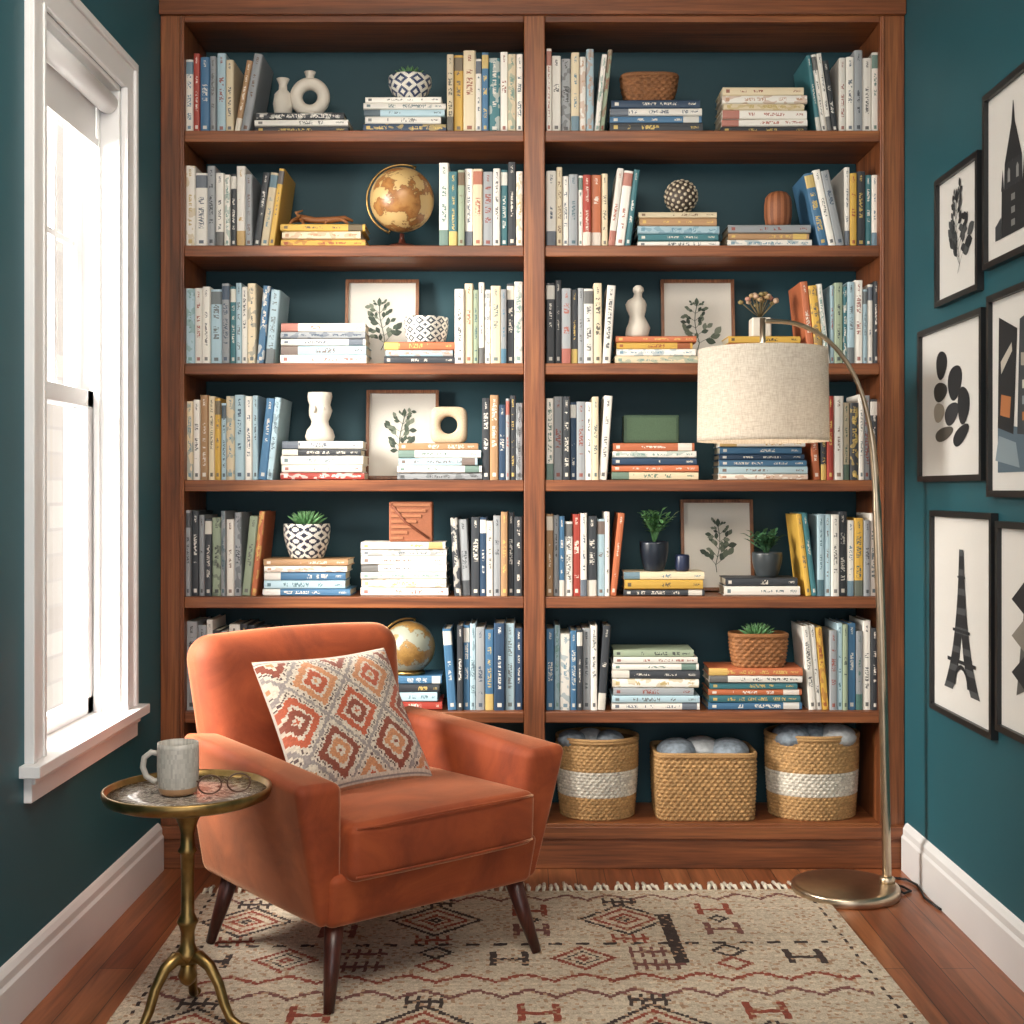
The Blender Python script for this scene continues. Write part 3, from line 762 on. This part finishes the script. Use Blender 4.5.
for jb in range(0, ny, 80):
    zig(jb+4, 5, 14, MV)
    for k, ci in enumerate(range(20, nx-10, 29)):
        cj = jb+28
        if k % 2 == 0:
            dia(ci, cj, 14, DK, 2); dia(ci, cj, 10, RU, 2); dia(ci, cj, 5, RU, 2); dia(ci, cj, 2, DK, 2)
            for s in (-1, 1):
                comb(ci, cj+s*17, RU if s > 0 else DK, 5)
        else:
            hm(ci, cj-9, RU, 5); hm(ci, cj+9, MV, 5); dia(ci, cj, 3, DK, 2)
    hl(10, nx-10, jb+49, DK, 4); hl(10, nx-10, jb+50, DK, 4)
    for k, ci in enumerate(range(16, nx-8, 21)):
        cj = jb+61
        if k % 4 == 0: hm(ci, cj, DK, 5)
        elif k % 4 == 1: dia(ci, cj, 9, RU, 2); dia(ci, cj, 5, DK, 1); dia(ci, cj, 2, RU, 2)
        elif k % 4 == 2: comb(ci, cj-5, MV, 7); comb(ci, cj+5, MV, 7)
        else: dia(ci, cj-5, 5, DK, 2); dia(ci, cj+5, 5, RU, 2)
    zig(jb+73, 5, 16, RU)
for e in (4, nx-5): vl(e, 0, ny, DK, 3)
for ci in (147, 148, 149, 150): vl(ci, 24, 66, DK)
Rr = random.Random(11)
mb = MB()
X0, Y1 = -.875, 3.645
for j in range(ny+1):
    for i in range(nx+1):
        mb.v.append((X0+i*cell+.0012*math.sin(j*1.3), Y1-j*cell, .009+Rr.uniform(-.0012, .0012)))
rowj = [Rr.uniform(.88, 1.06) for _ in range(ny)]
for j in range(ny):
    for i in range(nx):
        a = j*(nx+1)+i; c = cv[i][j]
        if c is None: c = CR if Rr.random() > .12 else TN
        elif Rr.random() < .1: c = TN
        k = rowj[j]*Rr.uniform(.84, 1.1)
        mb.face((a, a+nx+1, a+nx+2, a+1), 'vc_rug', tuple(min(1, x*k) for x in c), sm=True)
X1 = X0+nx*cell; Y0 = Y1-ny*cell
for q in (((X0, Y0), (X0, Y1)), ((X1, Y0), (X1, Y1)), ((X0, Y1), (X1, Y1)), ((X0, Y0), (X1, Y0))):
    (a0_, b0_), (a1_, b1_) = q
    mb.poly([(a0_, b0_, .0005), (a1_, b1_, .0005), (a1_, b1_, .01), (a0_, b0_, .01)], 'vc_rug', CR)
for i in range(0, 86):
    x = X0+.008+i*(X1-X0-.016)/85; dx = Rr.uniform(-.015, .015); ln = Rr.uniform(.06, .085)
    mb.tube([(x, Y1-.003, .009), (x+dx*.4, Y1+ln*.3, .013), (x+dx*.8, Y1+ln*.5, .009), (x+dx, Y1+ln, .005)], [.0035, .0065, .004, .0055], 'vc_fabric', lin('#efe6d2'), seg=6)
rug = mb.build('area_rug')
mo = Matrix.Translation((0, 2.9, 0)) @ Matrix.Rotation(math.radians(1.3), 4, 'Z') @ Matrix.Translation((0, -2.9, 0))
rug.matrix_world = mo

# ------------------------------------------------------------ armchair
ch = bpy.data.objects.new('armchair', None); scene.collection.objects.link(ch)
ch.location = (-.366, 3.197, 0.011); ch.rotation_euler = (0, 0, math.radians(39.4))
def P(a, bb, z): return (a, -bb, z)
b = MB()
b.rbox([[[P(-.285, -.30, .17), P(-.295, -.32, .29)], [P(-.285, .275, .17), P(-.29, .30, .29)]],
        [[P(.285, -.30, .17), P(.295, -.32, .29)], [P(.285, .275, .17), P(.29, .30, .29)]]], .02, 'velvet')
b.build('seat_base', ch)
b = MB()
b.rbox([[[P(-.262, -.24, .275), P(-.262, -.24, .39)], [P(-.258, .325, .275), P(-.258, .33, .405)]],
        [[P(.262, -.24, .275), P(.262, -.24, .39)], [P(.258, .325, .275), P(.258, .33, .405)]]], .024, 'velvet', bulge=(0, .008, .016), mid=10)
for zz, yy in ((.290, .329), (.394, .331)):
    b.tube([P(x, yy-.001+.008*(1-(x/.258)**2)-(.006 if abs(x) > .24 else 0), zz+(.006*(1-(x/.258)**2) if zz > .3 else 0)) for x in [-.246+.0246*i*2 for i in range(11)]], .0028, 'velvet', seg=8)
b.build('seat_cushion', ch)
b = MB()
b.rbox([[[P(-.262, -.36, .19), P(-.312, -.435, .745)], [P(-.262, -.19, .19), P(-.304, -.31, .752)]],
        [[P(.262, -.36, .19), P(.312, -.435, .745)], [P(.262, -.19, .19), P(.304, -.31, .752)]]], .066, 'velvet', bulge=(.0, .03, .012), mid=12)
b.build('backrest', ch)
for s, nm in ((-1, 'arm_right'), (1, 'arm_left')):
    def Q(a, bb, z): return P(s*a, bb, z)
    c = [[[Q(.245, -.30, .175), Q(.258, -.30, .515)], [Q(.245, .262, .175), Q(.262, .30, .492)]],
         [[Q(.30, -.31, .175), Q(.345, -.34, .52)], [Q(.303, .27, .175), Q(.38, .305, .497)]]]
    b = MB(); b.rbox(c, .024, 'velvet', bulge=(.008, 0.006, .006), mid=10); b.build(nm, ch)
for i, (a, bb, ta, tb) in enumerate(((-.292, .285, -.25, .24), (.292, .285, .25, .24), (-.292, -.28, -.25, -.24), (.292, -.28, .25, -.24))):
    b = MB(); b.tube([P(ta, tb, .185), P((ta+a)/2, (tb+bb)/2, .09), P(a, bb, 0)], [.023, .018, .0115], 'leg_wood', seg=16); b.build('leg_%d' % (i+1), ch)

# pillow
mb = MB(); n = 100; Lp = .39; Tn = .066
CW, COR, GR, BR, DKp, TNp = (lin(x) for x in ('#cfc2b0', '#b5583a', '#948a86', '#874634', '#5c4a4a', '#c4875e'))
def pc(i, j):
    x = (i+.5)/n*2-1; y = (j+.5)/n*2-1
    x = math.floor(x*38)/38; y = math.floor(y*38)/38
    pu, pv = (x/.86+y/1.02), (x/.86-y/1.02)
    iu, iv = math.floor(pu+.5), math.floor(pv+.5)
    d = max(abs(pu-iu), abs(pv-iv))*2
    t = (iu+2*iv) % 3
    A, B_ = [(COR, BR), (TNp, COR), (BR, TNp)][t]
    if d > .93: c = GR
    elif d > .86: c = CW
    elif d > .8: c = DKp if (i//3+j//3) % 2 else CW
    elif d > .74: c = CW
    elif d > .5: c = A
    elif d > .4: c = CW
    elif d > .18: c = B_
    elif d > .09: c = CW
    else: c = A
    if abs(y) > .88: c = [CW, GR, CW, TNp][int((abs(y)-.88)*33) % 4]
    return jit(c, .15)
for side in (1, -1):
    rows = []
    for j in range(n+1):
        row = []
        for i in range(n+1):
            s, t = 2*i/n-1, 2*j/n-1
            z = Tn*((1-s**4)*(1-t**4))**.55*(1+.05*math.sin(5*s+3*t))
            row.append(Vector((s*Lp/2*(1-.08*(1-t*t)), t*Lp/2*(1-.08*(1-s*s)), side*z)))
        rows.append(row)
    if side == 1: mb.grid(rows, 'vc_fabric', colf=pc)
    else: mb.grid(rows, 'vc_fabric', lin('#bfb3a4'))
pil = mb.build('throw_pillow')
ca, sa = math.cos(math.radians(39.4)), math.sin(math.radians(39.4))
u_ = Vector((ca, sa, 0)); v_ = Vector((sa, -ca, 0))
up = (Vector((0, 0, .29)) - v_*.20).normalized(); nn = u_.cross(up).normalized()
ctr = Vector((-.366, 3.197, 0))+u_*(-.04)+v_*(-.06)+Vector((0, 0, .556))
Mp = Matrix(((u_.x, up.x, nn.x, ctr.x), (u_.y, up.y, nn.y, ctr.y), (u_.z, up.z, nn.z, ctr.z), (0, 0, 0, 1)))
pil.matrix_world = Mp @ Matrix.Rotation(math.radians(1), 4, 'Z')

# ------------------------------------------------------------ side table
tx, ty, tz = -.703, 2.75, .493
b = MB()
b.lathe([(0, -.014), (.158, -.014), (.171, -.008), (.175, .002), (.175, .012), (.171, .014), (.167, .011), (.165, .0)], (tx, ty, tz), 'brass', seg=64)
b.lathe([(0, .001), (.1, .0012), (.1655, .001)], (tx, ty, tz), 'stone_top', seg=64)
b.lathe([(.012, .13), (.022, .145), (.027, .155), (.019, .165), (.015, .175), (.0145, .2), (.019, .215), (.023, .222), (.018, .23), (.014, .24), (.0135, .3), (.015, .365), (.021, .372), (.015, .38), (.014, .41), (.022, .435), (.032, .452), (.046, .475), (.05, .48)], (tx, ty, 0), 'brass', seg=24)
b.lathe([(.004, .085), (.016, .095), (.021, .11), (.015, .125), (.014, .135)], (tx, ty, 0), 'brass', seg=24)
for a in (228, 338, 98):
    a = math.radians(a); d = Vector((math.cos(a), math.sin(a), 0)); o = Vector((tx, ty, 0))
    pr = [(.008, .145), (.03, .15), (.055, .135), (.078, .1), (.092, .06), (.107, .032), (.125, .022), (.14, .0185)]
    b.tube([o+d*r_+Vector((0, 0, z)) for r_, z in pr], [.015, .0145, .0125, .011, .0105, .0095, .0095, .0085], 'brass', seg=12)
    b.ell(o+d*.142+Vector((0, 0, .0195)), (.014, .014, .009), 'brass')
b.build('side_table')
# mug
mx, my = PX(180, 2.75), 2.735; mz = tz+.0025; b = MB()
def mugc(i, j):
    return jit(lin('#b98f68'), .05) if j < 3 else jit(lin('#b9b4ab'), .16)
b.lathe([(.03, 0), (.036, .003), (.0395, .008), (.0405, .016), (.041, .02), (.042, .03), (.0425, .04), (.043, .05), (.043, .06), (.043, .07), (.043, .08), (.0428, .09), (.0425, .098), (.042, .108), (.0395, .108), (.0375, .09), (.036, .03), (0, .02)], (mx, my, mz), 'vc_gloss', seg=64, colf=mugc)
b.lathe([(0, .09), (.0375, .09)], (mx, my, mz), 'vc_gloss', lin('#2a160c'))
b.tube([(mx-.040, my-.002, mz+.084), (mx-.055, my-.005, mz+.088), (mx-.069, my-.007, mz+.077), (mx-.072, my-.008, mz+.057), (mx-.065, my-.007, mz+.038), (mx-.05, my-.005, mz+.028), (mx-.04, my-.002, mz+.028)], .0062, 'vc_gloss', lin('#b9b4ab'), seg=12)
b.build('coffee_mug')
# eyeglasses
b = MB(); gx, gy, gz = PX(226, 2.75), 2.735, tz+.003
Mg = Matrix.Translation((gx, gy, gz)) @ Matrix.Rotation(math.radians(20), 4, 'Z')
for s in (-1, 1):
    b.tube([Mg @ Vector((s*.03+.024*math.cos(a), .004*math.sin(a), .0205+.0185*math.sin(a))) for a in [2*math.pi*i/28 for i in range(28)]], .0018, 'vc_gloss', lin('#4a2c1a'), seg=6, closed=True)
    b.tube([Mg @ Vector(p) for p in ((s*.054, 0, .028), (s*.056, .02, .026), (s*.05, .08, .014), (s*.046, .1, .003))], .0015, 'vc_gloss', lin('#4a2c1a'), seg=6)
b.tube([Mg @ Vector(p) for p in ((-.007, 0, .025), (0, -.001, .029), (.007, 0, .025))], .0015, 'vc_gloss', lin('#4a2c1a'), seg=6)
b.build('eyeglasses')

# ------------------------------------------------------------ floor lamp
b = MB(); bx, by = .915, 3.655
b.lathe([(.0, 0.0), (.148, .0), (.15, .004), (.15, .02), (.146, .026), (.135, .0275), (0, .029)], (bx, by, .0005), 'steel_brass', seg=72)
pp = []
ctrl = [(1.035, 3.665, .026), (1.03, 3.667, .3), (1.02, 3.668, .7), (1.008, 3.668, 1.05), (1.0, 3.667, 1.2), (.985, 3.665, 1.32), (.955, 3.66, 1.425), (.905, 3.65, 1.51), (.84, 3.635, 1.568), (.76, 3.615, 1.598), (.672, 3.60, 1.602)]
cvv = [Vector(p) for p in ctrl]
for i in range(len(cvv)-1):
    p0, p1, p2_, p3 = cvv[max(0, i-1)], cvv[i], cvv[i+1], cvv[min(len(cvv)-1, i+2)]
    for k in range(6):
        t = k/6; pp.append(.5*((2*p1)+(-p0+p2_)*t+(2*p0-5*p1+4*p2_-p3)*t*t+(-p0+3*p1-3*p2_+p3)*t**3))
pp.append(cvv[-1])
b.tube(pp, [.0125 if p.z < 1.1 and p.x > .9 else (.0105 if p.z < 1.3 and p.x > .9 else .0065) for p in pp], 'steel_brass', seg=16)
b.lathe([(.022, 0), (.022, .015), (.014, .022)], (1.035, 3.665, .025), 'steel_brass')
lx, ly = .672, 3.60
b.tube([(lx, ly, 1.61), (lx, ly, 1.46)], .008, 'steel_brass'); b.lathe([(.018, 0), (.018, .06)], (lx, ly, 1.415), 'steel_brass')
b.ell((lx, ly, 1.38), (.028, .028, .036), 'ceramic_white')
for a in (0, 120, 240):
    a = math.radians(a+15); b.tube([(lx, ly, 1.5), (lx+.176*math.cos(a), ly+.176*math.sin(a), 1.512)], .0022, 'steel_brass', seg=6)
rows = [[(lx+r_*math.cos(2*math.pi*i/72), ly+r_*math.sin(2*math.pi*i/72), z) for i in range(72)] for r_, z in ((.1785, 1.268), (.1805, 1.268), (.1805, 1.28), (.1775, 1.51), (.1775, 1.522), (.1755, 1.522), (.1785, 1.268))]
b.grid(rows, 'linen', closeu=True)
b.build('arc_floor_lamp')
b = MB(); b.tube([(1.06, 3.66, .012), (1.075, 3.64, .005), (1.1, 3.66, .005), (1.09, 3.70, .005), (1.06, 3.74, .005), (1.08, 3.79, .005), (1.12, 3.77, .005), (1.135, 3.72, .005), (1.13, 3.66, .005), (1.12, 3.6, .005), (1.132, 3.5, .005)], .0035, 'black_cord', seg=8); b.build('power_cord')

# ------------------------------------------------------------ wall art
def wall_art(ya, yb, z0, z1, artf, mw=.0, paper=None):
    ya *= .986; yb *= .986
    framed('framed_art_print', (XR-.001, ya, z0), (0, -1, 0), (0, 0, 1), ya-yb, z1-z0, .016, .018, 'black_frame', artf, '#e4e3df', paper, mw)
INK = '#23262a'
def tower(p2, w, h):
    c = w*.47
    p2([(c-.2*w, .14*h), (c+.2*w, .14*h), (c+.19*w, .4*h), (c-.19*w, .4*h)], INK)
    p2([(c-.15*w, .4*h), (c+.15*w, .4*h), (c+.14*w, .54*h), (c-.14*w, .54*h)], '#2c3034')
    p2([(c-.14*w, .54*h), (c+.14*w, .54*h), (c+.03*w, .74*h), (c+.004*w, .86*h), (c-.004*w, .86*h), (c-.03*w, .74*h)], INK)
    for s in (-1, 1):
        p2([(c+s*.2*w, .4*h), (c+s*.15*w, .4*h), (c+s*.175*w, .52*h)], INK)
        p2([(c+s*.3*w, .14*h), (c+s*.2*w, .14*h), (c+s*.2*w, .26*h), (c+s*.3*w, .22*h)], '#3a3e42')
        p2([(c+s*.05*w, .43*h), (c+s*.09*w, .43*h), (c+s*.09*w, .49*h), (c+s*.07*w, .51*h), (c+s*.05*w, .49*h)], '#8b8d8c')
    for k in range(3): p2([(c-.03*w, (.18+.07*k)*h), (c+.03*w, (.18+.07*k)*h), (c+.03*w, (.215+.07*k)*h), (c-.03*w, (.215+.07*k)*h)], '#7d807f')
def lattice(p2, w, h):
    c = w*.5; y0, y1 = h*.14, h*.82
    def hwf(s): return w*(.28*math.exp(-2.4*s)+.008)
    n = 22
    for i in range(n):
        s0, s1 = i/n, (i+1)/n; ya, yb_ = y0+(y1-y0)*s0, y0+(y1-y0)*s1
        ia, ib = hwf(s0)*max(0, .5-s0*1.2), hwf(s1)*max(0, .5-s1*1.2)
        for sg in (-1, 1): p2([(c+sg*ia, ya), (c+sg*hwf(s0), ya), (c+sg*hwf(s1), yb_), (c+sg*ib, yb_)], INK if i % 3 else '#4a4d50')
    for s, t in ((.2, .018), (.42, .014), (.8, .008)):
        y = y0+(y1-y0)*s; k = hwf(s)*1.25; p2([(c-k, y), (c+k, y), (c+k, y+t*h), (c-k, y+t*h)], INK)
    for i in range(8):
        a0_, a1_ = math.pi*i/8, math.pi*(i+1)/8; r0, r1 = w*.12, w*.095
        p2([(c+r0*math.cos(a0_), y0+h*.03+r0*math.sin(a0_)), (c+r0*math.cos(a1_), y0+h*.03+r0*math.sin(a1_)), (c+r1*math.cos(a1_), y0+h*.03+r1*math.sin(a1_)), (c+r1*math.cos(a0_), y0+h*.03+r1*math.sin(a0_))], INK)
def blobs(p2, w, h):
    for x, y, rx, ry, c_, ro in ((.36, .74, .08, .095, INK, .1), (.34, .57, .1, .065, '#3a3a38', 0), (.57, .61, .1, .11, INK, .3), (.32, .44, .08, .065, '#a09a8e', 0), (.52, .42, .1, .07, '#34363a', .2), (.7, .46, .08, .12, INK, 0), (.4, .3, .13, .045, '#57534c', .1), (.66, .28, .11, .055, INK, .3)):
        ell2(p2, x*w, y*h, rx*w*1.1, ry*h*.95, c_, ro, wob=.06)
def collage(p2, w, h):
    p2([(.14*w, .12*h), (.86*w, .12*h), (.86*w, .3*h), (.14*w, .36*h)], '#5a6e7c'); p2([(.14*w, .34*h), (.4*w, .3*h), (.46*w, .8*h), (.16*w, .88*h)], INK)
    p2([(.46*w, .3*h), (.8*w, .28*h), (.8*w, .88*h), (.5*w, .84*h)], '#3e444a'); p2([(.18*w, .4*h), (.34*w, .38*h), (.36*w, .48*h), (.2*w, .5*h)], '#b9784a')
    p2([(.2*w, .6*h), (.38*w, .7*h), (.37*w, .74*h), (.19*w, .66*h)], '#c9c4b8'); p2([(.52*w, .62*h), (.74*w, .6*h), (.74*w, .66*h), (.52*w, .68*h)], '#a9a498')
    for k in range(3):
        for q in range(3): p2([((.54+.08*k)*w, (.36+.075*q)*h), ((.585+.08*k)*w, (.36+.075*q)*h), ((.585+.08*k)*w, (.4+.075*q)*h), ((.54+.08*k)*w, (.4+.075*q)*h)], ['#b9784a', '#8f9aa0', '#d8d2c4'][(k+q) % 3])
    p2([(.1*w, .18*h), (.5*w, .14*h), (.44*w, .26*h), (.16*w, .3*h)], '#8a9ba4')
def geo(p2, w, h):
    p2([(.3*w, .2*h), (.7*w, .3*h), (.55*w, .8*h), (.42*w, .6*h)], '#5a5a58')
    for k in range(3):
        y = (.3+.17*k)*h; p2([(.22*w, y), (.5*w, y-.08*h), (.72*w, y+.03*h), (.45*w, y+.1*h)], INK if k % 2 == 0 else '#8a857c')
wall_art(3.243, 2.86, 1.672, 2.10, tower)
wall_art(3.618, 3.278, 1.632, 1.98, sprig(8, '#22262a', 9, 1.05, .26, ['#22262a', '#34383c', '#4a4e50']))
wall_art(3.773, 3.25, 1.157, 1.585, blobs)
wall_art(3.215, 2.83, 1.117, 1.605, collage)
wall_art(3.662, 3.18, .53, 1.078, lattice)
wall_art(3.155, 2.78, .56, 1.06, geo)

# ------------------------------------------------------------ lights, world, camera
def area(name, loc, target, sx, sy, power, col):
    l = bpy.data.lights.new(name, 'AREA'); l.shape = 'RECTANGLE'; l.size = sx; l.size_y = sy; l.energy = power; l.color = col
    o = bpy.data.objects.new(name, l); scene.collection.objects.link(o); o.location = loc
    o.rotation_euler = (Vector(target)-Vector(loc)).to_track_quat('-Z', 'Y').to_euler(); return o
area('window_daylight', (-2.3, 2.5, 2.1), (-.2, 3.4, 1.0), 1.4, 1.8, 600, (1, .94, .86))
area('added_overhead_fill', (-.2, 1.5, 2.72), (.1, 3.2, .9), 1.4, 1.0, 72, (1, .9, .78))  # unseen soft light added overhead to fill the room, not a fixture
l = bpy.data.lights.new('lamp_bulb_light', 'POINT'); l.energy = 1.6; l.shadow_soft_size = .04; l.color = (1, .82, .64)
o = bpy.data.objects.new('lamp_bulb_light', l); scene.collection.objects.link(o); o.location = (.672, 3.6, 1.32)
s = bpy.data.lights.new('sun', 'SUN'); s.energy = 2.2; s.angle = .1; s.color = (1, .98, .95)
o = bpy.data.objects.new('sun', s); scene.collection.objects.link(o); o.rotation_euler = Vector((-.6, .05, -.9)).to_track_quat('-Z', 'Y').to_euler()
w = bpy.data.worlds.new('world'); scene.world = w; w.use_nodes = True
w.node_tree.nodes['Background'].inputs[0].default_value = (.98, .98, 1, 1); w.node_tree.nodes['Background'].inputs[1].default_value = 2.25
cam = bpy.data.cameras.new('camera'); co = bpy.data.objects.new('camera', cam); scene.collection.objects.link(co)
co.location = (0, 0, EYE); co.rotation_euler = (math.pi/2, 0, 0)
cam.sensor_width = 36; cam.lens = 36*F/1024; cam.shift_x = -(VX-512)/1024; cam.shift_y = -(512-VY)/1024
scene.camera = co
try:
    scene.view_settings.view_transform = 'Standard'
except Exception: pass
